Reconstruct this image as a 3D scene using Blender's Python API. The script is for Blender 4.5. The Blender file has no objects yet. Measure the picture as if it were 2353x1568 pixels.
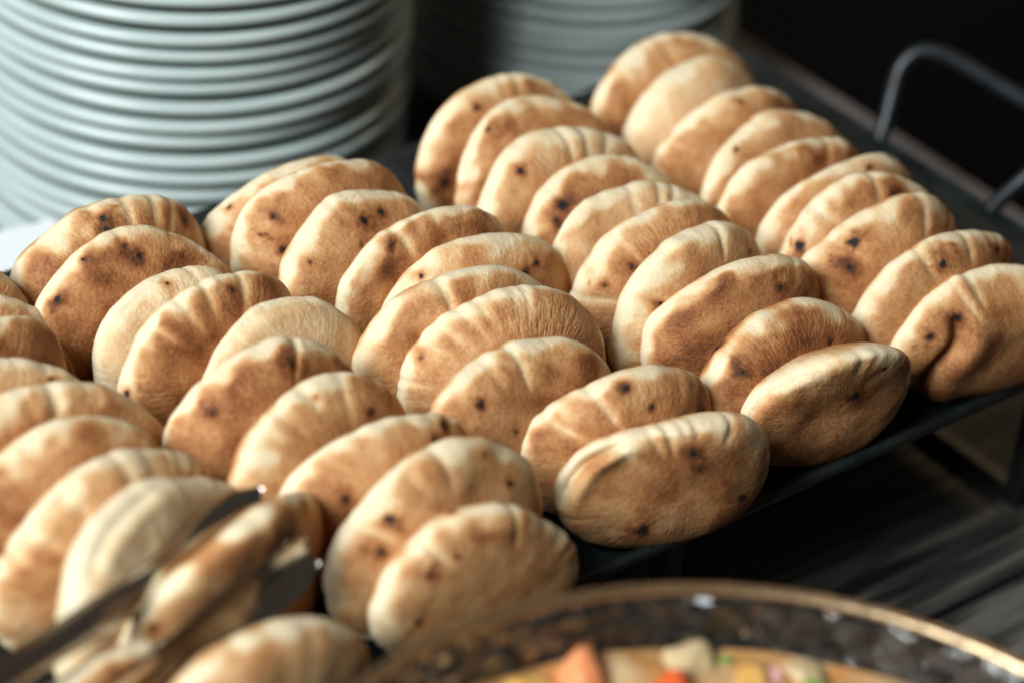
import bpy, math, random
import numpy as np
from mathutils import Matrix, Vector

sc = bpy.context.scene
C = sc.collection
rng = np.random.default_rng(7)

# ------------------------------------------------------------------ camera
# photo pixels are measured on a 2352 x 1568 copy of the photograph
PW, PH, FPX = 2352.0, 1568.0, 5507.6
CAM = np.array([-0.9777, -0.6230, 0.7230])
PITCH, HEAD, ROLL = math.radians(35.104), math.radians(50.452), math.radians(4.961)
fw = np.array([math.cos(PITCH)*math.cos(HEAD), math.cos(PITCH)*math.sin(HEAD), -math.sin(PITCH)])
rt = np.cross(fw, [0, 0, 1.0]); rt /= np.linalg.norm(rt)
up = np.cross(rt, fw)
cr, sr = math.cos(ROLL), math.sin(ROLL)
rt, up = cr*rt + sr*up, -sr*rt + cr*up
def pixel_dir(x, y):
    return rt*(x - PW/2)/FPX - up*(y - PH/2)/FPX + fw
def at(x, y, z):
    """photo pixel -> the point where its ray meets the level z"""
    d = pixel_dir(x, y)
    return CAM + d*(z - CAM[2])/d[2]
cam = bpy.data.objects.new('camera', bpy.data.cameras.new('camera'))
C.objects.link(cam)
cam.matrix_world = Matrix(((rt[0], up[0], -fw[0], CAM[0]), (rt[1], up[1], -fw[1], CAM[1]),
                           (rt[2], up[2], -fw[2], CAM[2]), (0, 0, 0, 1)))
cam.data.sensor_width = 36.0
cam.data.lens = FPX/PW*36.0
cam.data.clip_start = 0.02
cam.data.clip_end = 60.0
cam.data.dof.use_dof = True
cam.data.dof.focus_distance = float((at(1130, 800, 0.05) - CAM) @ fw)
cam.data.dof.aperture_fstop = 2.9
sc.camera = cam

# ------------------------------------------------------------------ light: a window on the left, dim room
world = bpy.data.worlds.new('World'); sc.world = world
world.use_nodes = True
bg = world.node_tree.nodes['Background']
bg.inputs['Color'].default_value = (1.0, 0.90, 0.76, 1)
bg.inputs['Strength'].default_value = 0.044

def area_light(name, loc, target, sx, sy, power, color):
    l = bpy.data.lights.new(name, 'AREA'); l.shape = 'RECTANGLE'; l.size = sx; l.size_y = sy
    l.energy = power; l.color = color
    o = bpy.data.objects.new(name, l); C.objects.link(o)
    o.location = loc
    o.rotation_euler = (Vector(target) - Vector(loc)).to_track_quat('-Z', 'Y').to_euler()
    return o
area_light('window_light', (-3.12, -0.12, 2.22), (-0.3, 0.15, 0.0), 1.8, 1.7, 230, (0.93, 0.985, 1.0))
area_light('ceiling_lamp', (1.6, 0.9, 2.0), (-0.2, 0.15, 0.0), 0.25, 0.25, 7, (1.0, 0.72, 0.42))

vs = sc.view_settings
vs.view_transform = 'Standard'; vs.look = 'None'; vs.gamma = 1.0; vs.exposure = 0.0
vs.use_curve_mapping = False
sc.cycles.use_denoising = True
sc.cycles.max_bounces = 8
sc.cycles.transmission_bounces = 8
sc.cycles.sample_clamp_indirect = 4.0
sc.cycles.caustics_reflective = False
sc.cycles.caustics_refractive = False

# ------------------------------------------------------------------ helpers
def tag(o, label=None, category=None, group=None, kind=None):
    if label: o['label'] = label
    if category: o['category'] = category
    if group: o['group'] = group
    if kind: o['kind'] = kind
    return o
def empty(name, loc=(0, 0, 0)):
    o = bpy.data.objects.new(name, None); C.objects.link(o)
    o.location = loc; o.empty_display_size = 0.03
    return o
def mesh_data(name, V, F, mat, smooth=True):
    me = bpy.data.meshes.new(name)
    me.from_pydata([tuple(map(float, p)) for p in V], [], [tuple(map(int, f)) for f in F])
    me.update()
    if mat: me.materials.append(mat)
    if smooth: me.polygons.foreach_set('use_smooth', [True]*len(me.polygons))
    return me
def link(name, me, parent=None, loc=None, M=None):
    o = bpy.data.objects.new(name, me); C.objects.link(o)
    if parent is not None: o.parent = parent
    if loc is not None: o.location = loc
    if M is not None: o.matrix_world = M
    return o
def bevel(o, w, seg=2):
    m = o.modifiers.new('bevel', 'BEVEL'); m.width = w; m.segments = seg; m.limit_method = 'ANGLE'
    m.angle_limit = math.radians(40)
    return o
def box_data(name, x0, x1, y0, y1, z0, z1, mat):
    V = [(x, y, z) for z in (z0, z1) for y in (y0, y1) for x in (x0, x1)]
    F = [(0, 2, 3, 1), (4, 5, 7, 6), (0, 1, 5, 4), (2, 6, 7, 3), (0, 4, 6, 2), (1, 3, 7, 5)]
    return mesh_data(name, V, F, mat, False)
def lathe(prof, n, mat, name, closed=True):
    V = []; F = []
    m = len(prof)
    for i in range(n):
        a = 2*math.pi*i/n
        for r, z in prof: V.append((r*math.cos(a), r*math.sin(a), z))
    for i in range(n):
        j = (i+1) % n
        for k in range(m if closed else m-1):
            l = (k+1) % m
            F.append((i*m+k, j*m+k, j*m+l, i*m+l))
    return mesh_data(name, V, F, mat)
def tube_data(name, pts, r, mat, n=14, caps=True):
    P = np.array(pts, float); V = []; F = []
    T = np.gradient(P, axis=0); T /= np.linalg.norm(T, axis=1)[:, None]
    nrm = np.cross(T[0], [0.3, 0.2, 1.0]); nrm /= np.linalg.norm(nrm)
    for i in range(len(P)):
        nrm = nrm - T[i]*(nrm @ T[i]); nrm /= np.linalg.norm(nrm)
        b = np.cross(T[i], nrm)
        for k in range(n):
            a = 2*math.pi*k/n
            V.append(P[i] + r*(math.cos(a)*nrm + math.sin(a)*b))
    for i in range(len(P)-1):
        for k in range(n):
            l = (k+1) % n
            F.append((i*n+k, i*n+l, (i+1)*n+l, (i+1)*n+k))
    if caps:
        F.append(tuple(range(n))[::-1]); F.append(tuple((len(P)-1)*n+k for k in range(n)))
    return mesh_data(name, V, F, mat)
def smooth_path(pts, n=60):
    """Catmull-Rom through the points"""
    P = np.array(pts, float); P = np.vstack([2*P[0]-P[1], P, 2*P[-1]-P[-2]])
    out = []
    segs = len(P)-3
    for s in range(segs):
        p0, p1, p2, p3 = P[s:s+4]
        for t in np.linspace(0, 1, max(3, n//segs), endpoint=(s == segs-1)):
            out.append(.5*((2*p1) + (p2-p0)*t + (2*p0-5*p1+4*p2-p3)*t*t + (3*p1-p0-3*p2+p3)*t**3))
    return np.array(out)

# ------------------------------------------------------------------ materials
def material(name, color=(.5, .5, .5), rough=.5, metal=0.0, spec=.5):
    m = bpy.data.materials.new(name); m.use_nodes = True
    p = m.node_tree.nodes['Principled BSDF']
    p.inputs['Base Color'].default_value = (*color, 1)
    p.inputs['Roughness'].default_value = rough
    p.inputs['Metallic'].default_value = metal
    p.inputs['Specular IOR Level'].default_value = spec
    return m, m.node_tree, p
def node(nt, kind, **kw):
    n = nt.nodes.new(kind)
    for k, v in kw.items():
        if k.startswith('i_'): n.inputs[k[2:].replace('_', ' ')].default_value = v
        else: setattr(n, k, v)
    return n
def math_node(nt, op, a, b=None, clamp=False):
    n = nt.nodes.new('ShaderNodeMath'); n.operation = op; n.use_clamp = clamp
    for i, v in enumerate((a, b)):
        if v is None: continue
        if isinstance(v, (int, float)): n.inputs[i].default_value = v
        else: nt.links.new(v, n.inputs[i])
    return n.outputs[0]
def ramp(nt, fac, stops):
    n = nt.nodes.new('ShaderNodeValToRGB')
    el = n.color_ramp.elements
    while len(el) < len(stops): el.new(.5)
    for e, (p, c) in zip(el, stops):
        e.position = p; e.color = (*c, 1)
    nt.links.new(fac, n.inputs['Fac'])
    return n.outputs['Color']

def make_bread_material():
    m, nt, p = material('bread_crust', rough=.62, spec=.28)
    L = nt.links
    tc = node(nt, 'ShaderNodeTexCoord'); oi = node(nt, 'ShaderNodeObjectInfo')
    br = node(nt, 'ShaderNodeAttribute', attribute_name='brown')
    ch = node(nt, 'ShaderNodeAttribute', attribute_name='char')
    wr = node(nt, 'ShaderNodeAttribute', attribute_name='wrinkle')
    mk = node(nt, 'ShaderNodeAttribute', attribute_name='wrinkle_mask')
    w4 = math_node(nt, 'MULTIPLY', oi.outputs['Random'], 60.0)
    def noise(scale, detail, rough=.55, vec=tc.outputs['Object'], dist=0.0):
        n = node(nt, 'ShaderNodeTexNoise', noise_dimensions='4D')
        n.inputs['Scale'].default_value = scale; n.inputs['Detail'].default_value = detail
        n.inputs['Roughness'].default_value = rough; n.inputs['Distortion'].default_value = dist
        L.new(vec, n.inputs['Vector']); L.new(w4, n.inputs['W'])
        return n.outputs['Fac']
    n1 = noise(160, 5, .6); n2 = noise(700, 3, .6); n3 = noise(70, 3, .5)
    nw = noise(1.0, 2.5, .5, wr.outputs['Vector'], .35)
    # browning level + mottling
    amt = math_node(nt, 'ADD', math_node(nt, 'MULTIPLY', br.outputs['Fac'], 1.5), .22, clamp=True)
    b = math_node(nt, 'MULTIPLY', math_node(nt, 'SUBTRACT', n1, .5), .50)
    b = math_node(nt, 'ADD', b, math_node(nt, 'MULTIPLY', math_node(nt, 'SUBTRACT', n2, .5), .48))
    b = math_node(nt, 'ADD', b, math_node(nt, 'MULTIPLY', math_node(nt, 'SUBTRACT', n3, .5), .20))
    b = math_node(nt, 'ADD', br.outputs['Fac'], math_node(nt, 'MULTIPLY', b, amt))
    wv = math_node(nt, 'MULTIPLY', math_node(nt, 'SUBTRACT', nw, .5), math_node(nt, 'MULTIPLY', mk.outputs['Fac'], .30))
    b = math_node(nt, 'ADD', b, wv, clamp=True)
    col = ramp(nt, b, [(0.0, (.80, .675, .465)), (.13, (.76, .58, .345)), (.34, (.63, .362, .164)),
                       (.56, (.48, .222, .083)), (.80, (.27, .095, .031)), (1.0, (.11, .040, .016))])
    cf = math_node(nt, 'ADD', ch.outputs['Fac'], math_node(nt, 'MULTIPLY', math_node(nt, 'SUBTRACT', n2, .5), .5))
    cm = ramp(nt, cf, [(.42, (0, 0, 0)), (.72, (1, 1, 1))])
    mix = node(nt, 'ShaderNodeMix', data_type='RGBA')
    L.new(cm, mix.inputs['Factor']); L.new(col, mix.inputs['A']); mix.inputs['B'].default_value = (.017, .013, .012, 1)
    L.new(mix.outputs['Result'], p.inputs['Base Color'])
    p.inputs['Subsurface Weight'].default_value = .12
    p.inputs['Subsurface Radius'].default_value = (1.0, .55, .25)
    p.inputs['Subsurface Scale'].default_value = .0025
    bp1 = node(nt, 'ShaderNodeBump'); bp1.inputs['Distance'].default_value = .0016
    L.new(mk.outputs['Fac'], bp1.inputs['Strength']); L.new(nw, bp1.inputs['Height'])
    bp2 = node(nt, 'ShaderNodeBump'); bp2.inputs['Distance'].default_value = .0009; bp2.inputs['Strength'].default_value = .85
    n5 = noise(420, 6, .65)
    L.new(n5, bp2.inputs['Height']); L.new(bp1.outputs['Normal'], bp2.inputs['Normal'])
    L.new(bp2.outputs['Normal'], p.inputs['Normal'])
    return m
BREAD = make_bread_material()

def make_wood():
    m, nt, p = material('dark_wood', rough=.55, spec=.35)
    L = nt.links
    tc = node(nt, 'ShaderNodeTexCoord'); oi = node(nt, 'ShaderNodeObjectInfo')
    mp = node(nt, 'ShaderNodeMapping'); mp.inputs['Scale'].default_value = (9, 120, 120)
    L.new(tc.outputs['Object'], mp.inputs['Vector'])
    w4 = math_node(nt, 'MULTIPLY', oi.outputs['Random'], 40.0)
    def noise(scale, detail, vec):
        n = node(nt, 'ShaderNodeTexNoise', noise_dimensions='4D')
        n.inputs['Scale'].default_value = scale; n.inputs['Detail'].default_value = detail
        L.new(vec, n.inputs['Vector']); L.new(w4, n.inputs['W']); return n.outputs['Fac']
    g = noise(1.0, 6, mp.outputs['Vector']); k = noise(7, 3, tc.outputs['Object'])
    f = math_node(nt, 'ADD', math_node(nt, 'MULTIPLY', g, .75), math_node(nt, 'MULTIPLY', k, .3))
    L.new(ramp(nt, f, [(.40, (.012, .012, .011)), (.52, (.042, .040, .036)), (.64, (.125, .116, .102))]), p.inputs['Base Color'])
    bp = node(nt, 'ShaderNodeBump'); bp.inputs['Distance'].default_value = .004
    L.new(g, bp.inputs['Height']); L.new(bp.outputs['Normal'], p.inputs['Normal'])
    return m
WOOD = make_wood()

def make_iron():
    m, nt, p = material('black_cast_iron', rough=.5, spec=.32)
    L = nt.links
    tc = node(nt, 'ShaderNodeTexCoord')
    n = node(nt, 'ShaderNodeTexNoise'); n.inputs['Scale'].default_value = 380; n.inputs['Detail'].default_value = 4
    n2 = node(nt, 'ShaderNodeTexNoise'); n2.inputs['Scale'].default_value = 45; n2.inputs['Detail'].default_value = 3
    L.new(tc.outputs['Object'], n.inputs['Vector']); L.new(tc.outputs['Object'], n2.inputs['Vector'])
    L.new(ramp(nt, n2.outputs['Fac'], [(.3, (.007, .009, .0095)), (.7, (.019, .024, .025))]), p.inputs['Base Color'])
    L.new(math_node(nt, 'ADD', math_node(nt, 'MULTIPLY', n2.outputs['Fac'], .35), .28), p.inputs['Roughness'])
    bp = node(nt, 'ShaderNodeBump'); bp.inputs['Distance'].default_value = .0012; bp.inputs['Strength'].default_value = .6
    L.new(n.outputs['Fac'], bp.inputs['Height']); L.new(bp.outputs['Normal'], p.inputs['Normal'])
    return m
IRON = make_iron()
def noisy(name, c0, c1, scale, rough, metal=0, spec=.5, bump=0.0, bscale=200):
    m, nt, p = material(name, rough=rough, metal=metal, spec=spec)
    tc = node(nt, 'ShaderNodeTexCoord')
    n = node(nt, 'ShaderNodeTexNoise'); n.inputs['Scale'].default_value = scale; n.inputs['Detail'].default_value = 4
    nt.links.new(tc.outputs['Object'], n.inputs['Vector'])
    nt.links.new(ramp(nt, n.outputs['Fac'], [(.3, c0), (.7, c1)]), p.inputs['Base Color'])
    if bump:
        q = node(nt, 'ShaderNodeTexNoise'); q.inputs['Scale'].default_value = bscale
        nt.links.new(tc.outputs['Object'], q.inputs['Vector'])
        bp = node(nt, 'ShaderNodeBump'); bp.inputs['Distance'].default_value = bump
        nt.links.new(q.outputs['Fac'], bp.inputs['Height']); nt.links.new(bp.outputs['Normal'], p.inputs['Normal'])
    return m
BLACK = noisy('black_painted_steel', (.006, .006, .006), (.014, .014, .013), 60, .42, bump=.0004)
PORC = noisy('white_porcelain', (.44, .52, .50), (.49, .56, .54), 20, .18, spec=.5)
STEEL = noisy('stainless_steel', (.54, .52, .48), (.62, .60, .55), 30, .20, metal=1.0, bump=.00015, bscale=60)
GOLD = noisy('gold_leaf', (.52, .38, .23), (.66, .49, .31), 60, .36, metal=1.0, bump=.0006, bscale=220)
PAPER = noisy('white_card', (.78, .80, .80), (.84, .85, .85), 15, .7, spec=.3)
BOARD = noisy('grey_board', (.13, .115, .115), (.21, .19, .19), 30, .6, spec=.3, bump=.001, bscale=90)  # table end board, a lighter grey than the planks
FLOORM = noisy('dark_floor', (.003, .0022, .0018), (.006, .0045, .0038), 3, .9, spec=.1)
def make_glass():
    m, nt, p = material('hammered_glass', (.93, .90, .85), .08, spec=.5)
    p.inputs['Transmission Weight'].default_value = .99
    p.inputs['IOR'].default_value = 1.48
    tc = node(nt, 'ShaderNodeTexCoord')
    v = node(nt, 'ShaderNodeTexVoronoi'); v.inputs['Scale'].default_value = 95
    v.feature = 'SMOOTH_F1'
    nt.links.new(tc.outputs['Object'], v.inputs['Vector'])
    bp = node(nt, 'ShaderNodeBump'); bp.inputs['Distance'].default_value = .007; bp.inputs['Strength'].default_value = .9
    nt.links.new(v.outputs['Distance'], bp.inputs['Height']); nt.links.new(bp.outputs['Normal'], p.inputs['Normal'])
    return m
GLASS = make_glass()
# ------------------------------------------------------------------ setting: floor and table
TABLE_Z = -0.115
floor = link('floor', box_data('floor', -12, 14, -12, 14, -0.90, -0.86, FLOORM))
tag(floor, kind='structure')

table = empty('wooden_table', (-0.6, 0.2, -0.86))
tag(table, 'dark weathered wooden plank table under the bread tray, plates and glass bowl', 'table')
TX0, TX1 = -1.55, 0.171
gap_y = at(2200, 1378, TABLE_Z)[1]
pw = 0.138
k0 = -6
ptop = []
for k in range(k0, 8):
    y0 = gap_y + k*pw
    w = pw - 0.0035
    me = box_data('plank', TX0, TX1 - .0925 - 0.001*random.Random(k).random(), y0, y0 + w, TABLE_Z - 0.032,
                  TABLE_Z, WOOD)
    o = bevel(link('plank', me), .0025)
    o.parent = table; o.matrix_parent_inverse = Matrix.Translation((0.6, -0.2, 0.86))
ya, yb = gap_y + k0*pw, gap_y + 8*pw
INV = Matrix.Translation((0.6, -0.2, 0.86))
def table_part(name, me):
    o = link(name, me); o.parent = table; o.matrix_parent_inverse = INV; return o
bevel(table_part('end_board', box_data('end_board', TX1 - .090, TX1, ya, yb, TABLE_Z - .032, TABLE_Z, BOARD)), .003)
for y in (ya + .10, (ya+yb)/2, yb - .16):
    table_part('batten', box_data('batten', TX0 + .05, TX1 - .05, y, y + .06, TABLE_Z - .075, TABLE_Z - .0325, WOOD))
for x in (TX0 + .08, TX1 - .15):
    for y in (ya + .10, yb - .17):
        table_part('leg', box_data('leg', x, x + .07, y, y + .07, -0.86, TABLE_Z - .0755, WOOD))

# ------------------------------------------------------------------ tray and its stand
TL, TW = 0.68, 0.36
def rrect(x0, x1, y0, y1, r, n=8):
    out = []
    for cx, cy, a0 in ((x1-r, y1-r, 0), (x0+r, y1-r, 90), (x0+r, y0+r, 180), (x1-r, y0+r, 270)):
        for i in range(n+1):
            a = math.radians(a0 + 90*i/n); out.append((cx + r*math.cos(a), cy + r*math.sin(a)))
    return out
FLOOR_Z = -0.006
def tray_mesh():
    # (long-end inset, side inset, corner radius, height)
    prof = [(.046, .018, .018, -.0088), (.004, .004, .022, -.0072), (.0010, .0010, .024, -.0058), (0, 0, .025, -.0025), (.0006, .0006, .025, -.0008),
            (.002, .002, .024, .0004), (.0036, .0036, .023, .0004), (.0048, .0048, .022, -.0006), (.0062, .0056, .021, -.0012),
            (.030, .0064, .019, -.0012), (.033, .0072, .019, -.0020), (.040, .0105, .018, -.0053), (.043, .0125, .018, FLOOR_Z)]
    V = []; F = []
    for ex, ey, r, z in prof:
        V += [(x, y, z) for x, y in rrect(-TL + ex, -ex, ey - .003, TW - ey, r)]
    n = len(rrect(0, 1, 0, 1, .1))
    for i in range(len(prof)-1):
        for k in range(n):
            l = (k+1) % n
            F.append((i*n+k, i*n+l, (i+1)*n+l, (i+1)*n+k))
    F.append(tuple(range(n))[::-1])
    F.append(tuple((len(prof)-1)*n + k for k in range(n)))
    return mesh_data('pan', V, F, IRON)
tray = empty('serving_tray', (-TL/2, TW/2, -.0088))
tag(tray, 'long black cast iron tray with looped end handles, filled with pitas', 'tray')
TINV = Matrix.Translation((TL/2, -TW/2, .0115))
def tray_part(name, me):
    o = link(name, me); o.parent = tray; o.matrix_parent_inverse = TINV; return o
tray_part('pan', tray_mesh())
f1, f2 = at(2020, 312, 0.0), at(2312, 480, 0.0)
def handle_pts(sgn, xoff):
    ya_, yb_ = f1[1], f2[1]
    pts = [(-.006, ya_ - .004, -.004), (0.000, ya_ - .001, .006), (.010, ya_ + .006, .022), (.0185, ya_ + .0105, .034), (.026, ya_ + .006, .0445),
           (.030, ya_ - .007, .0490), (.031, ya_ - .024, .0500), (.031, (ya_+yb_)/2, .0500), (.031, yb_ + .024, .0500), (.030, yb_ + .007, .0490),
           (.026, yb_ - .006, .0445), (.0185, yb_ - .0105, .034), (.010, yb_ - .006, .022), (0.000, yb_ + .001, .006), (-.006, yb_ + .004, -.004)]
    return [(xoff + sgn*x, y, z) for x, y, z in pts]
HB = noisy('handle_steel', (.005, .007, .009), (.010, .013, .016), 80, .40, spec=.5, bump=.0003)
tray_part('handle', tube_data('handle', smooth_path(handle_pts(1, .003), 110), .0050, HB))
tray_part('handle', tube_data('handle', smooth_path(handle_pts(-1, -TL - .003), 110), .0050, HB))

stand = empty('tray_stand', (-.338, TW/2, TABLE_Z))
tag(stand, 'black square bar stand with thin legs and floor runners holding up the tray', 'stand')
SINV = Matrix.Translation((.338, -TW/2, -TABLE_Z))
def stand_part(name, me):
    o = bevel(link(name, me), .001); o.parent = stand; o.matrix_parent_inverse = SINV; return o
BW = .011
leg_x = [-.066, -.3345, -.603]
yn, yf = .016, TW - .016 - BW
zt = -.0090
for y in (yn, yf):
    stand_part('top_rail', box_data('top_rail', leg_x[2] - BW, leg_x[0] + BW, y, y + BW, zt - BW, zt, BLACK))
for x in leg_x:
    stand_part('foot_rail', box_data('foot_rail', x - BW/2, x + BW/2, yn + BW + .0003, yf - .0003, TABLE_Z, TABLE_Z + BW, BLACK))
    for y in (yn, yf):
        stand_part('leg', box_data('leg', x - BW/2, x + BW/2, y, y + BW, TABLE_Z, zt - BW - .0002, BLACK))
    stand_part('cross_bar', box_data('cross_bar', x - BW/2, x + BW/2, yn + BW + .0003, yf - .0003, zt - BW, zt, BLACK))

# ------------------------------------------------------------------ plates
def plate_mesh(R, pitch, name):
    prof = [(0.0005, .0035), (R*.50, .0035), (R*.53, .0), (R*.56, .0), (R*.575, .0035), (R*.70, .0070), (R*.86, .0130), (R*.955, .0182), (R*.985, .0192),
            (R*.996, .0200), (R, .0214), (R, .0230), (R*.997, .0245), (R*.988, .0254), (R*.965, .0256), (R*.93, .0240), (R*.80, .0180), (R*.66, .0125), (R*.57, .0090), (R*.5, .0080), (0.0005, .0080)]
    return lathe(prof, 128, PORC, name, closed=False)
ORD = ['lowest', 'second', 'third', 'fourth', 'fifth', 'sixth', 'seventh', 'eighth', 'ninth', 'tenth', 'eleventh', 'twelfth',
       'thirteenth', 'fourteenth', 'fifteenth', 'sixteenth', 'seventeenth', 'eighteenth', 'nineteenth', 'twentieth', 'twenty-first', 'twenty-second', 'twenty-third']
def plate_stack(cx, cy, R, pitch, n, first_seen, where, seed):
    me = plate_mesh(R, pitch, 'plate'); rr = random.Random(seed)
    z = TABLE_Z
    for i in range(n):
        o = link('plate', me, loc=(cx + rr.uniform(-.0022, .0022), cy + rr.uniform(-.0022, .0022), z))
        o.rotation_euler = (rr.gauss(0, .0025), rr.gauss(0, .0025), rr.uniform(0, 6.28))
        z += pitch + rr.uniform(-.0007, .0009)
        if i < first_seen:
            tag(o, 'white plate below tray rim level in %s' % where, 'plate', 'plates at the foot of the ' + where)
        else:
            q = i - first_seen
            nm = 'lowest' if q == 0 else (ORD[q] + ' lowest')
            tag(o, 'white plate, %s above tray rim in %s' % (nm, where), 'plate', 'plates of the ' + where)
plate_stack(-.300, .540, .1375, .0115, 24, 5, 'wide stack by white box', 3)
plate_stack(.006, .537, .1155, .0112, 20, 6, 'narrower stack behind the tray', 5)

# ------------------------------------------------------------------ white box at the left
bx = at(92, 482, -.040)
wb = empty('white_box', (bx[0] - .08, bx[1] - .07, TABLE_Z))
wb.rotation_euler.z = math.radians(-6)
tag(wb, 'plain white card box between the wide plate stack and the tray', 'box')
b1 = bevel(link('box_body', box_data('box_body', -.076, .076, -.066, .066, 0, .050, PAPER), wb), .002)
b2 = bevel(link('lid', box_data('lid', -.078, .078, -.068, .068, .0502, .075, PAPER), wb), .003, 3)

# ------------------------------------------------------------------ the pitas
# centre x, centre y, half width, half height, half thickness (m), turn, lean, roll (rad)
PITA = {
    "1.1": (-0.1416, 0.2638, 0.0576, 0.0447, 0.0196, -0.0049, 0.1135, 0.0202),
    "1.2": (-0.1413, 0.2338, 0.0553, 0.0442, 0.0194, 0.0339, 0.1635, -0.0001),
    "1.3": (-0.1484, 0.2041, 0.0568, 0.0439, 0.0192, -0.0209, 0.1329, 0.0069),
    "1.4": (-0.1474, 0.1754, 0.0556, 0.0435, 0.0186, 0.0802, 0.1089, 0.014),
    "1.5": (-0.1546, 0.1468, 0.0552, 0.0445, 0.0185, 0.0362, 0.165, -0.0043),
    "1.6": (-0.1439, 0.1191, 0.0571, 0.0435, 0.0183, -0.0111, 0.1017, 0.0152),
    "1.7": (-0.1591, 0.0927, 0.058, 0.0472, 0.0184, -0.0757, 0.1285, 0.013),
    "1.8": (-0.1585, 0.0648, 0.058, 0.0464, 0.0186, -0.0667, 0.1274, 0.0049),
    "1.9": (-0.1495, 0.0365, 0.0585, 0.0438, 0.0183, -0.0062, 0.064, 0.0215),
    "1.10": (-0.1409, 0.0073, 0.0562, 0.0384, 0.019, -0.253, 0.0352, -0.0948),
    "2.1": (-0.2593, 0.2745, 0.0567, 0.0454, 0.0195, 0.037, 0.1396, 0.0169),
    "2.2": (-0.2571, 0.2445, 0.0554, 0.0463, 0.0195, -0.0024, 0.19, -0.0063),
    "2.3": (-0.2645, 0.2135, 0.0568, 0.0453, 0.0195, -0.034, 0.1631, -0.0008),
    "2.4": (-0.2604, 0.1827, 0.0567, 0.0437, 0.0194, -0.0754, 0.1729, -0.014),
    "2.5": (-0.2627, 0.1532, 0.057, 0.0442, 0.0192, -0.077, 0.1663, -0.0098),
    "2.6": (-0.264, 0.124, 0.0556, 0.0447, 0.019, -0.0149, 0.1693, -0.0063),
    "2.7": (-0.2661, 0.0955, 0.0541, 0.0485, 0.019, 0.1023, 0.215, -0.0008),
    "2.8": (-0.26, 0.0656, 0.0556, 0.0466, 0.0192, -0.0764, 0.225, -0.0219),
    "2.9": (-0.2614, 0.0359, 0.0559, 0.0393, 0.0184, 0.0148, 0.0975, -0.0052),
    "2.10": (-0.2531, 0.0078, 0.0508, 0.0348, 0.0186, -0.1099, 0.0237, -0.1276),
    "3.1": (-0.3909, 0.2695, 0.0544, 0.0403, 0.0194, -0.0033, 0.1809, -0.0172),
    "3.2": (-0.3914, 0.2414, 0.0561, 0.0481, 0.0192, 0.0171, 0.1759, 0.0049),
    "3.3": (-0.3899, 0.2117, 0.0546, 0.0462, 0.0191, 0.093, 0.1681, 0.0033),
    "3.4": (-0.3745, 0.1837, 0.0584, 0.0488, 0.0192, 0.0217, 0.1368, 0.0198),
    "3.5": (-0.3591, 0.1527, 0.0573, 0.0442, 0.0193, -0.1076, 0.181, -0.0117),
    "3.6": (-0.391, 0.1268, 0.0575, 0.0468, 0.0192, -0.0995, 0.169, -0.0051),
    "3.7": (-0.3849, 0.0958, 0.0561, 0.0493, 0.0195, -0.1702, 0.2998, -0.0371),
    "3.8": (-0.3992, 0.0662, 0.0565, 0.0452, 0.0193, -0.0194, 0.172, -0.0065),
    "3.9": (-0.3603, 0.033, 0.0558, 0.0398, 0.0189, -0.1494, 0.1255, -0.0547),
    "3.10": (-0.3618, 0.0051, 0.0551, 0.0357, 0.0178, -0.2297, -0.0716, -0.076),
    "4.1": (-0.5012, 0.2686, 0.0553, 0.045, 0.0196, 0.0398, 0.1655, 0.0055),
    "4.2": (-0.5115, 0.2385, 0.0568, 0.0467, 0.0197, -0.012, 0.1643, 0.0033),
    "4.3": (-0.5045, 0.2056, 0.048, 0.0431, 0.0194, 0.0809, 0.2745, -0.0232),
    "4.4": (-0.5006, 0.1772, 0.0538, 0.0487, 0.0193, 0.1034, 0.1888, 0.0022),
    "4.5": (-0.479, 0.1491, 0.0513, 0.0459, 0.0192, 0.1413, 0.214, -0.0035),
    "4.6": (-0.5027, 0.1187, 0.054, 0.0489, 0.0195, -0.066, 0.2327, -0.0142),
    "4.7": (-0.4982, 0.0869, 0.0535, 0.047, 0.0195, 0.1533, 0.1689, 0.0059),
    "4.8": (-0.4829, 0.0508, 0.0563, 0.0455, 0.0197, -0.0321, 0.1784, -0.0045),
    "4.9": (-0.4784, 0.02, 0.0566, 0.0451, 0.0194, 0.0069, 0.1693, 0.0067),
    "4.10": (-0.4815, -0.0098, 0.0538, 0.0426, 0.0195, -0.121, 0.1102, -0.039),
    "5.1": (-0.6069, 0.2683, 0.056, 0.0459, 0.0197, 0.0019, 0.1719, 0.0006),
    "5.2": (-0.5992, 0.233, 0.0565, 0.0437, 0.0195, -0.1368, 0.2278, -0.0377),
    "5.3": (-0.6143, 0.2051, 0.0561, 0.0466, 0.0192, -0.033, 0.1774, -0.0026),
    "5.4": (-0.6209, 0.1757, 0.0558, 0.0464, 0.0192, 0.0246, 0.1629, 0.0029),
    "5.5": (-0.6088, 0.1461, 0.0569, 0.0478, 0.0193, -0.0558, 0.1892, -0.0097),
    "5.6": (-0.6116, 0.1162, 0.0562, 0.0464, 0.0193, -0.0051, 0.17, -0.0006),
    "5.7": (-0.6024, 0.0874, 0.0599, 0.0467, 0.019, 0.1333, 0.0688, 0.0507),
    "5.8": (-0.6019, 0.0584, 0.061, 0.0468, 0.0175, 0.385, 0.05, 0.056),
    "5.9": (-0.5731, 0.03, 0.06, 0.0456, 0.0155, 0.275, 0.02, 0.024),
    "5.10": (-0.6, -0.019, 0.0575, 0.038, 0.0194, 0.1001, -0.05, 0.0255),
    "5.11": (-.652, .006, .052, .036, .016, .1, .1, 0),
}

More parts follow.
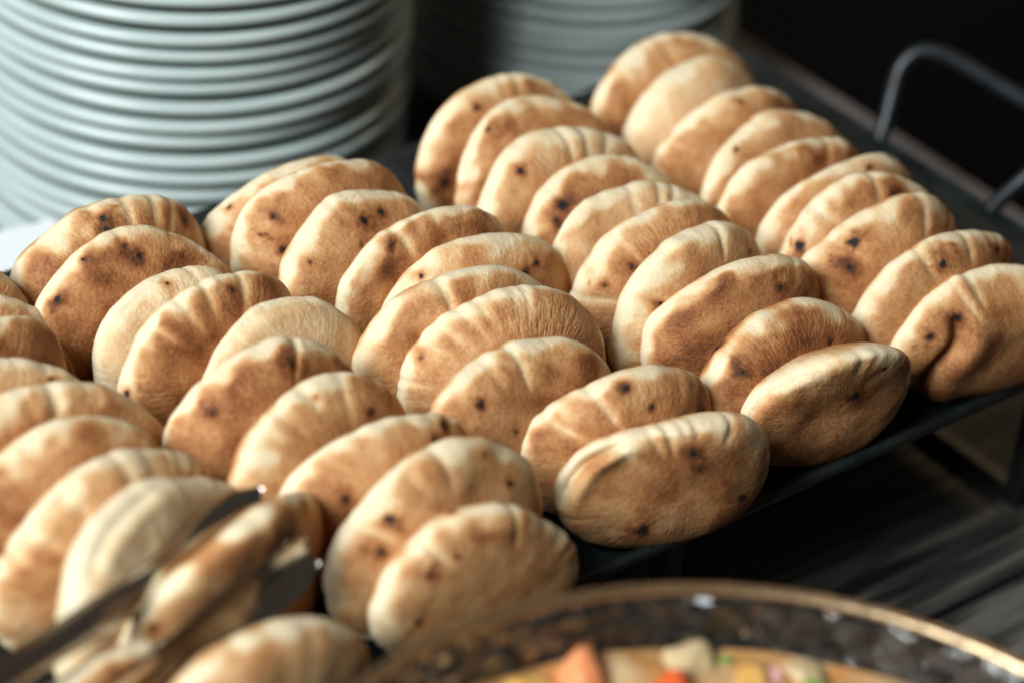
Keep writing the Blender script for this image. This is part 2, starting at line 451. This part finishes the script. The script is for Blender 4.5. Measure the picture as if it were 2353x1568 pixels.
for _k, _dy, _db, _t in (('2.10', .011, .002, .06), ('3.10', .005, .003, .0), ('4.10', .006, -.002, .05), ('1.10', .005, -.001, .02)):
    _p = PITA[_k]
    PITA[_k] = (_p[0] + (.007 if _k == '3.10' else .002), _p[1] + _dy, _p[2], _p[3] + _db, _p[4], _p[5], _t, _p[7])
# char spots seen on each bread: photo x, y, radius in pixels
SPOT = {
 '1.3': [(1690, 232, 9)], '1.4': [(1690, 337, 9)], '1.6': [(1995, 385, 9)], '1.7': [(1825, 558, 15), (2048, 446, 9)],
 '1.8': [(1975, 562, 15), (1966, 622, 9)], '1.9': [(2170, 612, 15), (2305, 574, 12)],
 '1.10': [(2205, 735, 9), (2228, 915, 13), (2136, 768, 8)],
 '2.1': [(1015, 415, 15), (1095, 248, 9)], '2.2': [(1126, 301, 9)], '2.3': [(1192, 393, 11)], '2.4': [(1285, 468, 11), (1272, 502, 7)],
 '2.6': [(1455, 615, 8), (1400, 660, 6)], '2.7': [(1525, 700, 9), (1722, 577, 7)], '2.8': [(1790, 656, 8), (1903, 690, 9)],
 '2.9': [(1702, 855, 8), (1912, 790, 7)], '2.10': [(1955, 903, 19), (1990, 820, 9)],
 '3.1': [(537, 481, 7)], '3.2': [(640, 505, 9), (660, 578, 13)], '3.3': [(845, 514, 12), (886, 489, 12), (705, 598, 6)],
 '3.4': [(893, 558, 8)], '3.5': [(1210, 629, 10), (1238, 605, 8), (975, 637, 7)], '3.7': [(972, 825, 4)],
 '3.8': [(1103, 930, 9), (1185, 990, 6), (1412, 850, 8)], '3.9': [(1495, 936, 8), (1632, 953, 14), (1482, 986, 8), (1436, 896, 9)],
 '3.10': [(1590, 1035, 15), (1475, 1214, 15), (1700, 1140, 8), (1610, 1075, 9)],
 '4.1': [(245, 508, 12), (252, 530, 12), (432, 521, 10)], '4.2': [(325, 590, 9), (292, 570, 7), (193, 598, 7), (122, 682, 11)],
 '4.3': [(381, 647, 8)], '4.4': [(530, 665, 8), (284, 896, 10)], '4.6': [(672, 835, 10), (488, 948, 10)],
 '4.7': [(850, 948, 8), (736, 908, 6)], '4.8': [(1043, 988, 12), (1022, 1022, 9), (805, 1155, 14)],
 '4.9': [(897, 1195, 13), (1180, 1115, 9), (880, 1268, 12), (1120, 1053, 5)],
 '4.10': [(1043, 1268, 10), (978, 1313, 10), (955, 1430, 12)], '5.4': [(118, 875, 9)], '5.7': [(237, 1205, 11)],
 '5.9': [(650, 1220, 13), (378, 1460, 9)],
}
# soft brown scorch patches, same units
PATCH = {
 '1.5': [(1880, 360, 26)], '1.6': [(1960, 380, 18)], '2.1': [(1010, 380, 30), (1220, 195, 22)], '2.2': [(1160, 320, 25), (1180, 290, 20)],
 '2.8': [(1640, 660, 40), (1760, 640, 45), (1700, 770, 26)], '2.9': [(1676, 908, 14), (1840, 790, 30), (1780, 850, 25)],
 '2.10': [(1880, 960, 40), (1990, 900, 40), (1850, 1040, 40)], '3.4': [(865, 635, 28), (900, 600, 22), (1060, 520, 30)],
 '3.8': [(1290, 850, 35), (1130, 900, 30), (1250, 930, 40)], '3.9': [(1436, 896, 16), (1610, 930, 22)],
 '3.10': [(1590, 1040, 30), (1700, 1060, 40), (1420, 1120, 22)], '4.2': [(170, 708, 32), (300, 580, 40), (420, 590, 40)],
 '4.1': [(300, 500, 30), (420, 510, 26)], '4.3': [(385, 655, 15), (327, 692, 11)], '4.4': [(530, 668, 20), (405, 738, 16), (317, 822, 11), (470, 790, 40)],
 '4.6': [(560, 880, 40), (700, 840, 36), (480, 950, 26)], '4.7': [(715, 935, 16), (690, 1010, 26)], '4.8': [(850, 1010, 16), (790, 1060, 22)],
 '4.9': [(1000, 1165, 14), (1110, 1090, 18), (960, 1140, 24)], '4.10': [(1180, 1230, 26), (1090, 1220, 22)],
 '5.8': [(205, 1378, 12)], '5.7': [(130, 1290, 16), (60, 1320, 14), (210, 1200, 22)], '1.8': [(1970, 555, 24), (2160, 500, 22)], '1.9': [(2290, 580, 26), (2020, 690, 18)],
 '1.7': [(1960, 480, 26)], '1.10': [(2280, 720, 34), (2180, 790, 30)], '3.6': [(930, 740, 26)], '3.7': [(1310, 695, 15), (1110, 760, 24)],
 '2.7': [(1500, 690, 20), (1450, 760, 14)], '5.6': [(100, 1060, 22)], '5.5': [(240, 930, 30), (60, 930, 24)], '5.3': [(40, 800, 40)],
}
# pale creases that cut in from the rim
CREASE = {
 '3.4': [(932, 560, 1.5)], '3.6': [(1015, 680, 1.6)], '3.7': [(1005, 745, .9), (1055, 705, .9), (1100, 690, 1.0), (1200, 668, .9), (985, 800, .8), (940, 900, 1.2)],
 '3.9': [(1385, 940, 1.4), (1290, 990, 1.1)], '4.4': [(480, 680, 1.1), (420, 700, 1.0), (560, 650, 1.1), (380, 760, .8)], '4.6': [(680, 810, 1.5)],
 '4.7': [(720, 900, 1.1), (790, 880, .8)], '5.5': [(120, 915, 1.6)], '1.8': [(1930, 560, 1.3), (2130, 490, 1.0)], '1.9': [(2105, 590, 1.5), (2230, 545, .9)],
 '1.7': [(1890, 480, 1.3), (2000, 420, .9)], '3.10': [(1500, 1010, .9), (1540, 1010, 1.0), (1600, 1005, .8), (1660, 1010, 1.0), (1440, 1050, .9)], '3.8': [(1140, 850, .9), (1200, 820, 1.1)],
 '4.10': [(1030, 1300, 1.1), (1180, 1170, .8)], '4.9': [(820, 1220, 1.1), (1020, 1060, .8)], '2.3': [(1300, 320, 1.0), (1350, 320, 1.0), (1395, 325, .9)],
 '2.5': [(1530, 440, 1.0), (1560, 445, 1.0), (1460, 445, .9)], '4.1': [(300, 480, 1.2), (360, 475, 1.2), (400, 490, .9)], '2.6': [(1360, 680, 1.2), (1430, 560, .8)],
 '2.7': [(1640, 530, 1.0), (1450, 720, .8), (1470, 650, .8)], '1.10': [(2210, 680, 1.2), (2250, 670, .9)], '5.7': [(80, 1230, .9), (160, 1150, 1.0), (290, 1060, 1.0)],
}
LEVEL = {'1.1': .42, '1.2': .20, '1.3': .40, '1.4': .38, '1.5': .50, '1.6': .30, '1.7': .42, '1.8': .42, '1.9': .34, '1.10': .46,
         '2.1': .44, '2.2': .46, '2.3': .26, '2.4': .46, '2.5': .28, '2.6': .40, '2.7': .30, '2.8': .56, '2.9': .54, '2.10': .44,
         '3.1': .40, '3.2': .42, '3.3': .42, '3.4': .50, '3.5': .38, '3.6': .40, '3.7': .42, '3.8': .54, '3.9': .42, '3.10': .44,
         '4.1': .44, '4.2': .56, '4.3': .12, '4.4': .52, '4.5': .18, '4.6': .54, '4.7': .44, '4.8': .44, '4.9': .40, '4.10': .40,
         '5.1': .36, '5.2': .38, '5.3': .50, '5.4': .34, '5.5': .46, '5.6': .46, '5.7': .30, '5.8': .14, '5.9': .40, '5.10': .30, '5.11': .46}
WRINK = {'3.7': 1.0, '4.4': 1.0, '3.6': .7, '4.2': .8, '2.8': .7, '2.9': .7, '3.8': .6, '4.6': .6, '5.2': .7, '5.3': .8, '4.8': .6}
# open side seams: start angle, end angle (degrees round the disc, 90 = top), offset towards the face, depth
SEAM = {'3.10': (128, 186, .22, .0075), '2.10': (120, 200, .24, .0012), '4.5': (60, 125, .18, .0022), '1.6': (20, 60, .10, .0018), '5.7': (100, 150, .15, .0026), '5.8': (75, 125, .15, .003), '1.9': (100, 108, .4, .002)}
FOLD = {'1.10': (-.62, .0085), '2.10': (.40, .0)}

def frame(yaw, tilt, roll):
    X = np.array([math.cos(yaw), math.sin(yaw), 0]); B = np.array([-math.sin(yaw), math.cos(yaw), 0])
    U = math.cos(tilt)*np.array([0, 0, 1.0]) + math.sin(tilt)*B
    N = np.cross(X, U); c, s = math.cos(roll), math.sin(roll)
    return np.stack([c*X + s*U, -s*X + c*U, N], 1)
def waves(P, freq, n, r):
    """smooth random field, about -1..1, from a handful of plane waves"""
    k = r.normal(size=(n, 3)); k *= (freq*(.6 + .8*r.random(n))/np.linalg.norm(k, axis=1))[:, None]
    return np.cos(P @ k.T + r.random(n)*6.283).sum(1)/math.sqrt(n/2.0)*.6
def sstep(a, b, x):
    t = np.clip((x - a)/(b - a), 0, 1); return t*t*(3 - 2*t)

NT, NP = 200, 84
th = np.linspace(0, 2*np.pi, NT, endpoint=False)
ph = np.linspace(-np.pi/2, np.pi/2, NP + 2)[1:-1]
# crowd the rings a little towards the rim
ph = ph - .10*np.sin(2*ph)
TH, PHI = np.meshgrid(th, ph)
S0 = np.stack([np.cos(PHI)*np.cos(TH), np.cos(PHI)*np.sin(TH), np.sin(PHI)], -1).reshape(-1, 3)
S0 = np.vstack([S0, [(0, 0, -1), (0, 0, 1)]])
THf = np.r_[TH.ravel(), 0, 0]; PHf = np.r_[PHI.ravel(), -np.pi/2, np.pi/2]
ii, jj = np.meshgrid(np.arange(NP - 1), np.arange(NT), indexing='ij')
j2 = (jj + 1) % NT
QUADS = np.stack([ii*NT + jj, ii*NT + j2, (ii+1)*NT + j2, (ii+1)*NT + jj], -1).reshape(-1, 4)
sb, st = NP*NT, NP*NT + 1
jj1 = np.arange(NT); jn = (jj1 + 1) % NT
TRI = np.vstack([np.stack([np.full(NT, sb), jn, jj1], 1), np.stack([np.full(NT, st), (NP-1)*NT + jj1, (NP-1)*NT + jn], 1)])
LOOPS = np.r_[QUADS.ravel(), TRI.ravel()].astype(np.int32)
LSTART = np.r_[np.arange(len(QUADS))*4, len(QUADS)*4 + np.arange(len(TRI))*3].astype(np.int32)
LTOT = np.r_[np.full(len(QUADS), 4), np.full(len(TRI), 3)].astype(np.int32)

def build_pita(key, par):
    cx, cy, a, b, t, yaw, tilt, roll = par
    seed = int(key.replace('.', '')) * 13 + 5
    r = np.random.default_rng(seed)
    M = frame(yaw, tilt, roll)
    S = M @ np.diag([a*a, b*b, t*t]) @ M.T
    c = np.array([cx, cy, FLOOR_Z + math.sqrt(S[2, 2])])
    if key == '5.9': c[2] += .002
    def hit(px, py):
        """unit-sphere direction where the photo ray meets this bread"""
        d = M.T @ pixel_dir(px, py) / np.array([a, b, t]); o = (M.T @ (CAM - c)) / np.array([a, b, t])
        A, B, G = d @ d, o @ d, o @ o - 1
        disc = max(B*B - A*G, 0.0)
        s = o + d*(-B - math.sqrt(disc))/A
        return s/np.linalg.norm(s)
    dist = float((c - CAM) @ fw)
    s = S0
    rho = np.hypot(s[:, 0], s[:, 1])
    front = sstep(-.35, .15, s[:, 2])
    ax = np.array([a, b, t])
    # outline a little uneven
    P0 = s*ax
    ring = np.stack([np.cos(THf), np.sin(THf), 0*THf], 1)
    out = 1 + (.030*waves(ring, 2.2, 10, r) + .012*waves(ring, 9, 14, r) + .006*waves(ring, 26, 20, r))*rho**3
    pz = np.sign(s[:, 2])*np.abs(s[:, 2])**r.uniform(.80, 1.0)*t
    e3, e4, p3, p4 = r.uniform(-.028, .028), r.uniform(-.018, .018), r.uniform(0, 6.28), r.uniform(0, 6.28)
    out = out*(1 + (e3*np.cos(3*THf + p3) + e4*np.cos(4*THf + p4))*rho**2)
    P = np.stack([s[:, 0]*a*out, s[:, 1]*b*out, pz], 1)
    nrm = s/ax; nrm /= np.linalg.norm(nrm, axis=1)[:, None]
    lat = np.abs(PHf)/(np.pi/2)
    # creases
    cr_list = []
    for q in CREASE.get(key, []):
        d = hit(q[0], q[1]); cr_list.append((math.atan2(d[1], d[0]), q[2], r.uniform(.04, .065), r.uniform(.66, .82)))
    base_n = 1 if key in CREASE else 2
    for _ in range(base_n + int(r.integers(0, 4))):
        cr_list.append((r.uniform(-.6, 3.9), r.uniform(.2, .7), r.uniform(.03, .08), r.uniform(.74, .92)))
    for _ in range(14):
        cr_list.append((r.uniform(-.8, 4.1), r.uniform(.15, .55), r.uniform(.02, .045), r.uniform(.88, .97)))
    crease = np.zeros(len(s))
    wob = .06*waves(P0, 90, 8, r)
    for t0, dep, w, reach in cr_list:
        dth = (THf - t0 + np.pi + wob) % (2*np.pi) - np.pi
        m = np.exp(-(dth/w)**2)*sstep(reach - .12, reach + .16, rho)*(.35 + .65*front)
        crease = np.maximum(crease, m*dep)
    puff = waves(np.stack([np.cos(THf)*1.0, np.sin(THf)*1.0, s[:, 2]*.7], 1), 7.5, 16, r)*sstep(.35, .8, rho)
    low = waves(P0, 55, 14, r); mid = waves(P0, 150, 20, r); fine = waves(P0, 420, 24, r)
    disp = -.0014*crease + .0005*puff + .0019*low + .00055*mid + .00018*fine
    brown = np.zeros(len(s))
    # seam / fold
    seam = np.zeros(len(s))
    if key in SEAM:
        a0, a1, off, dep = SEAM[key]
        d0 = np.degrees(THf) % 360
        m = sstep(a0 - 8, a0 + 10, d0)*(1 - sstep(a1 - 10, a1 + 8, d0))*np.exp(-((PHf - off - .05*low)/.11)**2)
        m = m*np.clip(.7 + .45*mid, .1, 1.2)
        seam = m; disp = disp - dep*m + .35*dep*np.exp(-((PHf - off - .26)/.12)**2)*sstep(a0-8, a0+10, d0)*(1-sstep(a1-10, a1+8, d0))
    if key in FOLD:
        x0, dep = FOLD[key]
        u = s[:, 0] - x0 - .10*np.sin(s[:, 1]*4) - .04*low
        disp = disp - dep*np.exp(-(u/.07)**2)*front*sstep(-1.05, -.5, s[:, 1])*(1 - sstep(.35, .75, s[:, 1])) + dep*.35*np.exp(-((u-.20)/.16)**2)*front
    for _ in range(int(r.integers(1, 4))):      # soft dents where the crust has sunk or been pressed
        dx, dy, dr = r.uniform(-.6, .6), r.uniform(-.5, .8), r.uniform(.18, .45)
        disp = disp - r.uniform(-.0010, .0026)*np.exp(-(((s[:, 0]-dx)**2 + (s[:, 1]-dy)**2)/dr**2))*sstep(0, .25, s[:, 2])
    P = P + nrm*disp[:, None]
    kx, ky = r.uniform(-.16, .22), r.uniform(-.10, .16)
    if key == '2.10': kx, ky = -.10, -.55
    if key == '3.10': kx, ky = .04, -.22
    yb_ = np.maximum(P[:, 1], 0) if key in ('2.10', '3.10') else P[:, 1]
    P[:, 2] -= kx*P[:, 0]**2/a + ky*yb_**2/b
    # browning
    lv = LEVEL.get(key, .42)
    n_e = .045*mid + .03*low + .10*waves(P0, 260, 20, r) + .07*waves(P0, 520, 24, r)
    pale_rim = .30 if key in ('2.7', '2.10', '4.10', '3.10', '4.3', '5.8') else .22
    edge = .10*sstep(.0, .2, lat) + .90*sstep(pale_rim*.2, pale_rim*1.35, lat + n_e)
    tone = .94 + .11*waves(P0, 38, 10, r) + .10*mid + .06*puff + .12*waves(P0, 300, 20, r) + .10*fine
    brown = (lv*1.08 + .09)*edge*tone + .01
    brown += .08*sstep(.25, .9, mid + .5*puff)*edge*(lv > .25)
    brown -= .62*np.clip(crease, 0, 1)*(.3 + .7*edge)*np.clip(brown, .0, 1)
    brown -= .3*seam*np.clip(brown, 0, 1)
    char = np.zeros(len(s)); wv = waves(P0, 620, 12, r) + .8*waves(P0, 1500, 12, r)
    for q in PATCH.get(key, []):
        d = hit(q[0], q[1])*ax; rad = q[2]*dist/FPX
        dd = np.linalg.norm(P0 - d, axis=1)*(1 + .45*mid + .2*fine)
        brown += .12*np.exp(-(dd/(rad*1.15))**2)*(1 + .5*fine)
    for q in SPOT.get(key, []):
        d = hit(q[0], q[1])*ax; rad = .96*q[2]*dist/FPX
        dd = np.linalg.norm(P0 - d, axis=1)*(1 + .30*wv)
        brown += .22*np.exp(-(dd/(rad*2.2))**2) + .35*np.exp(-(dd/(rad*1.2))**2)
        char = np.maximum(char, np.exp(-(dd/(rad*.90))**2))
    # a few small ones on the sides the photo does not show
    for _ in range(int(r.integers(2, 6))):
        d = r.normal(size=3); d[2] = -abs(d[2]) - .5; d /= np.linalg.norm(d); rad = r.uniform(.0010, .0026)
        dd = np.linalg.norm(P0 - d*ax, axis=1)*(1 + .22*wv)
        brown += .45*np.exp(-(dd/(rad*2))**2); char = np.maximum(char, np.exp(-(dd/rad)**4))
    me = bpy.data.meshes.new('pita')
    nv = len(P)
    me.vertices.add(nv); me.vertices.foreach_set('co', P.astype(np.float32).ravel())
    me.loops.add(len(LOOPS)); me.loops.foreach_set('vertex_index', LOOPS)
    me.polygons.add(len(LSTART)); me.polygons.foreach_set('loop_start', LSTART); me.polygons.foreach_set('loop_total', LTOT)
    me.polygons.foreach_set('use_smooth', np.ones(len(LSTART), bool))
    me.update(calc_edges=True)
    def attr(name, vals, kind='FLOAT'):
        at_ = me.attributes.new(name, kind, 'POINT')
        at_.data.foreach_set('value' if kind == 'FLOAT' else 'vector', np.asarray(vals, np.float32).ravel())
    attr('brown', np.clip(brown, 0, 1)); attr('char', char)
    attr('wrinkle', np.stack([np.cos(THf)*27, np.sin(THf)*27, rho*10 + wob*14], 1), 'FLOAT_VECTOR')
    wm = WRINK.get(key, .52)*sstep(.10, .32, lat)*(1 - sstep(.72, .97, lat))*np.clip(.65 + .5*low, 0, 1.1)
    attr('wrinkle_mask', np.clip(wm, 0, 1))
    me.materials.append(BREAD)
    # origin at the spot where the bread stands
    zc = c.copy()
    Mw = Matrix(((M[0, 0], M[0, 1], M[0, 2], zc[0]), (M[1, 0], M[1, 1], M[1, 2], zc[1]), (M[2, 0], M[2, 1], M[2, 2], zc[2]), (0, 0, 0, 1)))
    return link('pita_bread', me, M=Mw)

NTH = ['first', 'second', 'third', 'fourth', 'fifth', 'sixth', 'seventh', 'eighth', 'ninth', 'tenth', 'eleventh']
ROWNAME = {'1': 'handle-side row, counted from plates', '2': 'second row from handle, from plates', '3': 'middle row, counted from plates',
           '4': 'row beside tongs row, from plates', '5': 'tongs row, counted from plates'}
LAST = {'1': 'last', '2': 'last', '3': 'last', '4': 'last', '5': 'last'}
row_keys = {}
for k in PITA: row_keys.setdefault(k[0], []).append(k)
for row, ks in row_keys.items():
    ks.sort(key=lambda k: -PITA[k][1])
    for i, k in enumerate(ks):
        o = build_pita(k, PITA[k])
        lv = LEVEL.get(k, .42); ns = len(SPOT.get(k, []))
        tone = 'pale' if lv < .27 else ('dark golden' if lv >= .5 else 'golden')
        spot = {0: '', 1: ' with one char spot', 2: ' with two char spots'}.get(ns, ' with several char spots')
        if k == '5.9': lab = 'golden pita held between the two arms of the steel tongs'
        elif k == '3.10': lab = 'pita ribbed along its top with a split side seam, ending the middle row'
        elif k == '1.10': lab = 'browned pita with a deep side fold, at the tray corner by the handle'
        elif i == len(ks) - 1: lab = '%s pita%s, last in %s' % (tone, spot, ROWNAME[row])
        else: lab = '%s pita%s, %s in %s' % (tone, spot, NTH[i], ROWNAME[row])
        tag(o, lab, 'pita', 'pitas standing in rows on the tray')

# ------------------------------------------------------------------ tongs
def arm_mesh(path, widths, wdir, bow, name, thick=.0017, groove=None, teeth=True):
    P = np.array(path); n = len(P); m = 13
    T = np.gradient(P, axis=0); T /= np.linalg.norm(T, axis=1)[:, None]
    V = []; F = []
    u = np.linspace(-1, 1, m)
    for side in (0, 1):
        for i in range(n):
            fw_ = min(1, i/(n*.45)); W = np.array(wdir[0], float)*(1 - fw_) + np.array(wdir[1], float)*fw_; W -= T[i]*(W @ T[i]); W /= np.linalg.norm(W)
            N = np.cross(T[i], W)
            f = i/(n - 1.0)
            for k in range(m):
                d = bow[i]*(1 - u[k]**2)
                if groove is not None:
                    g = np.exp(-(u[k]/.42)**4)/(1 + math.exp(-(f - groove)*60)); d += -.0022*g
                w = widths[i]
                p = P[i] + W*u[k]*w*.5 + N*(d + (thick if side else 0))
                if teeth and i <= 2: p = p - T[i]*(.0032*(math.cos(u[k]*math.pi*2.5)*.5 + .5))*(1 - i/3.0)
                V.append(p)
    K = n*m
    for i in range(n-1):
        for k in range(m-1):
            q = (i*m+k, i*m+k+1, (i+1)*m+k+1, (i+1)*m+k)
            F.append(q[::-1]); F.append(tuple(K + x for x in q))
    for i in range(n-1):
        for k, flip in ((0, False), (m-1, True)):
            q = (i*m+k, (i+1)*m+k, K+(i+1)*m+k, K+i*m+k)
            F.append(q if not flip else q[::-1])
    for k in range(m-1):
        for i, flip in ((0, True), (n-1, False)):
            q = (i*m+k, i*m+k+1, K+i*m+k+1, K+i*m+k)
            F.append(q if not flip else q[::-1])
    return mesh_data(name, V, F, STEEL)
def prof(n, pts):
    x = np.linspace(0, 1, n); return np.interp(x, [p[0] for p in pts], [p[1] for p in pts])
tongs = empty('serving_tongs', (-.80, -.012, .03))
tag(tongs, 'stainless steel serving tongs lying across the pitas with scalloped tips', 'tongs')
UINV = Matrix.Translation((.80, .012, -.03))
def tong_part(name, me):
    o = link(name, me); o.parent = tongs; o.matrix_parent_inverse = UINV; return o
A0, A1, A2 = at(604, 1134, .080), at(400, 1270, .080), at(0, 1520, .086)
B0, B1, B2 = at(715, 1268, .070), at(520, 1415, .068), at(260, 1610, .060)
dn = np.array([0, 0, -.009])
hinge = np.array([-.835, -.028, .062])
upath = smooth_path([A0 + dn*.6, (A0+A1)/2 + dn*.9 + np.array([0, .003, 0]), A1 + dn, (A1+A2)/2 + dn, A2 + dn, hinge + np.array([.03, .012, .012]), hinge + (0, .004, .004)], 72)
lpath = smooth_path([B0, (B0+B1)/2 + np.array([0, -.003, .0]), B1, (B1+B2)/2, B2, hinge + np.array([.03, -.010, -.012]), hinge + (0, -.004, -.004)], 72)
n = len(upath)
wid = prof(n, [(0, .015), (.06, .024), (.25, .026), (.45, .021), (.8, .018), (1, .016)])
bowp = prof(n, [(0, .002), (.15, .0055), (.3, .005), (.6, .0035), (1, .003)])
tong_part('arm', arm_mesh(upath, wid, ((0, .75, 1), (0, .02, 1)), -bowp, 'arm', groove=.50))
tong_part('arm', arm_mesh(lpath, wid, ((0, .45, 1), (0, -.05, 1)), bowp, 'arm', groove=.52))
tong_part('hinge', tube_data('hinge', [hinge + np.array([-.004, 0, -.012]), hinge + np.array([-.004, 0, .012])], .008, STEEL))

# ------------------------------------------------------------------ glass bowl of stew in front
BZ, BR = .10, .1912
BC = np.array([-.5541, -.2727])
bowl = empty('glass_bowl', (BC[0], BC[1], TABLE_Z))
tag(bowl, 'large hammered glass bowl with a gold rim, standing before the tray', 'bowl')
H = BZ - TABLE_Z
outer = [(.001, .0), (.075, .0), (.082, .003), (.082, .010), (.078, .014), (.100, .022), (.140, .050), (.170, .085), (.190, .122), (BR - .001, H - .004), (BR, H)]
inner = [(BR - .007, H), (BR - .009, H - .004), (.183, .124), (.163, .088), (.134, .055), (.097, .029), (.060, .020), (.001, .018)]
link('glass_wall', lathe(outer + inner, 160, GLASS, 'glass_wall', closed=False), bowl)
gr = [(BR - .0034 + .0031*math.cos(q), H + .0010 + .0024*math.sin(q)) for q in np.linspace(0, 2*math.pi, 12, endpoint=False)]
link('gold_rim', lathe(gr[::-1], 160, GOLD, 'gold_rim'), bowl)

def make_stew():
    m, nt, p = material('stew_sauce', rough=.28, spec=.5)
    tc = node(nt, 'ShaderNodeTexCoord')
    q = node(nt, 'ShaderNodeTexNoise'); q.inputs['Scale'].default_value = 26; q.inputs['Detail'].default_value = 4
    nt.links.new(tc.outputs['Object'], q.inputs['Vector'])
    nt.links.new(ramp(nt, q.outputs['Fac'], [(.36, (.50, .30, .14)), (.50, (.50, .22, .06)), (.64, (.58, .42, .24))]), p.inputs['Base Color'])
    bp = node(nt, 'ShaderNodeBump'); bp.inputs['Distance'].default_value = .006
    nt.links.new(q.outputs['Fac'], bp.inputs['Height']); nt.links.new(bp.outputs['Normal'], p.inputs['Normal'])
    return m
STEW = make_stew()
SZ = BZ - .026
sr_ = .1830
V = [(0, 0, 0)]; F = []
nr, na = 22, 96
rs = np.random.default_rng(3)
for i in range(1, nr+1):
    for k in range(na):
        q = 2*math.pi*k/na; rr_ = sr_*i/nr; x, y = rr_*math.cos(q), rr_*math.sin(q)
        z = .0022*math.sin(x*90 + 1)*math.cos(y*75) + .0016*math.sin(x*160 + y*140)
        V.append((x, y, z*(1 if i < nr else .3)))
for k in range(na): F.append((0, 1+k, 1+(k+1) % na))
for i in range(nr-1):
    for k in range(na):
        l = (k+1) % na; F.append((1+i*na+k, 1+(i+1)*na+k, 1+(i+1)*na+l, 1+i*na+l))
stew = link('stew', mesh_data('stew', V, F, STEW), loc=(BC[0], BC[1], SZ))
tag(stew, 'creamy orange stew filling the glass bowl', 'stew')
def food(name, c0, c1): return noisy(name, c0, c1, 90, .35, spec=.5, bump=.001, bscale=160)
FM = {'orange': food('orange_root', (.70, .22, .08), (.80, .33, .14)), 'red': food('red_pepper', (.62, .07, .015), (.72, .13, .03)),
      'green': food('green_leaf', (.10, .22, .03), (.22, .36, .07)), 'pink': food('pink_onion', (.72, .30, .30), (.80, .52, .45)),
      'cream': food('pale_potato', (.50, .36, .19), (.58, .44, .25)), 'amber': food('amber_squash', (.70, .36, .08), (.76, .44, .14))}
def chunk(name, px, py, size, kind, label, seed, flat=1.0, group=None):
    r = random.Random(seed)
    size = size*.9; p = at(px, py + 14, SZ + size*.12)
    import bmesh
    bm = bmesh.new(); bmesh.ops.create_icosphere(bm, subdivisions=3, radius=.62)
    for _ in range(7):      # knife cuts: flatten against random planes
        nn = Vector((r.uniform(-1, 1), r.uniform(-1, 1), r.uniform(-.4, 1))).normalized(); dd = r.uniform(.34, .50)
        for v in bm.verts:
            e = v.co.dot(nn) - dd
            if e > 0: v.co -= nn*e*.93
    for v in bm.verts:
        v.co = Vector((v.co.x*size*(1 + .22*math.sin(v.co.y*3 + seed)), v.co.y*size*(.8 + .2*math.cos(v.co.x*4 + seed)), v.co.z*size*.8*flat*(1 + .2*math.sin(v.co.x*4 + v.co.y*2))))
    me = bpy.data.meshes.new(name); bm.to_mesh(me); bm.free(); me.materials.append(FM[kind])
    me.polygons.foreach_set('use_smooth', [True]*len(me.polygons))
    o = link(name, me, loc=(float(p[0]), float(p[1]), SZ + size*.02*flat))
    o.rotation_euler = (r.uniform(-.4, .4), r.uniform(-.4, .4), r.uniform(0, 3))
    tag(o, label, name.replace('_', ' ').split()[-1], group)
chunk('carrot_chunk', 1335, 1540, .024, 'orange', 'large salmon orange chunk rising highest from the stew', 1)
chunk('pepper_chunk', 1540, 1572, .024, 'red', 'bright red orange chunk lying in the stew beside the salmon chunk', 2, .7)
chunk('herb_leaf', 1664, 1496, .008, 'green', 'small green herb piece at the stew edge under the gold rim', 3, .5)
chunk('onion_chunk', 1785, 1535, .013, 'pink', 'small pink and white piece between the green bits', 4, .5)
chunk('herb_leaf', 1885, 1562, .017, 'green', 'larger green leaf piece towards the bright side of the bowl', 5, .4)
chunk('potato_chunk', 1585, 1505, .024, 'cream', 'pale creamy chunk just under the gold rim', 6, .5)
chunk('potato_chunk', 1850, 1525, .018, 'cream', 'pale creamy chunk beside the larger green leaf', 7, .4)
chunk('squash_chunk', 1220, 1570, .026, 'amber', 'amber yellow chunk left beside the salmon orange chunk', 8, .5)
chunk('squash_chunk', 1720, 1565, .022, 'amber', 'amber yellow chunk next to the pink piece', 9, .5)
for i, (x, y, k) in enumerate([(1450, 1660, 'orange'), (1650, 1680, 'cream'), (1250, 1700, 'red'), (1900, 1680, 'orange'), (1550, 1760, 'green'), (1000, 1700, 'amber'), (2100, 1640, 'cream')]):
    chunk('vegetable_chunk', x, y, .020, k, 'vegetable chunk floating towards the middle of the stew', 20 + i, .6, 'vegetable chunks in the middle of the stew')
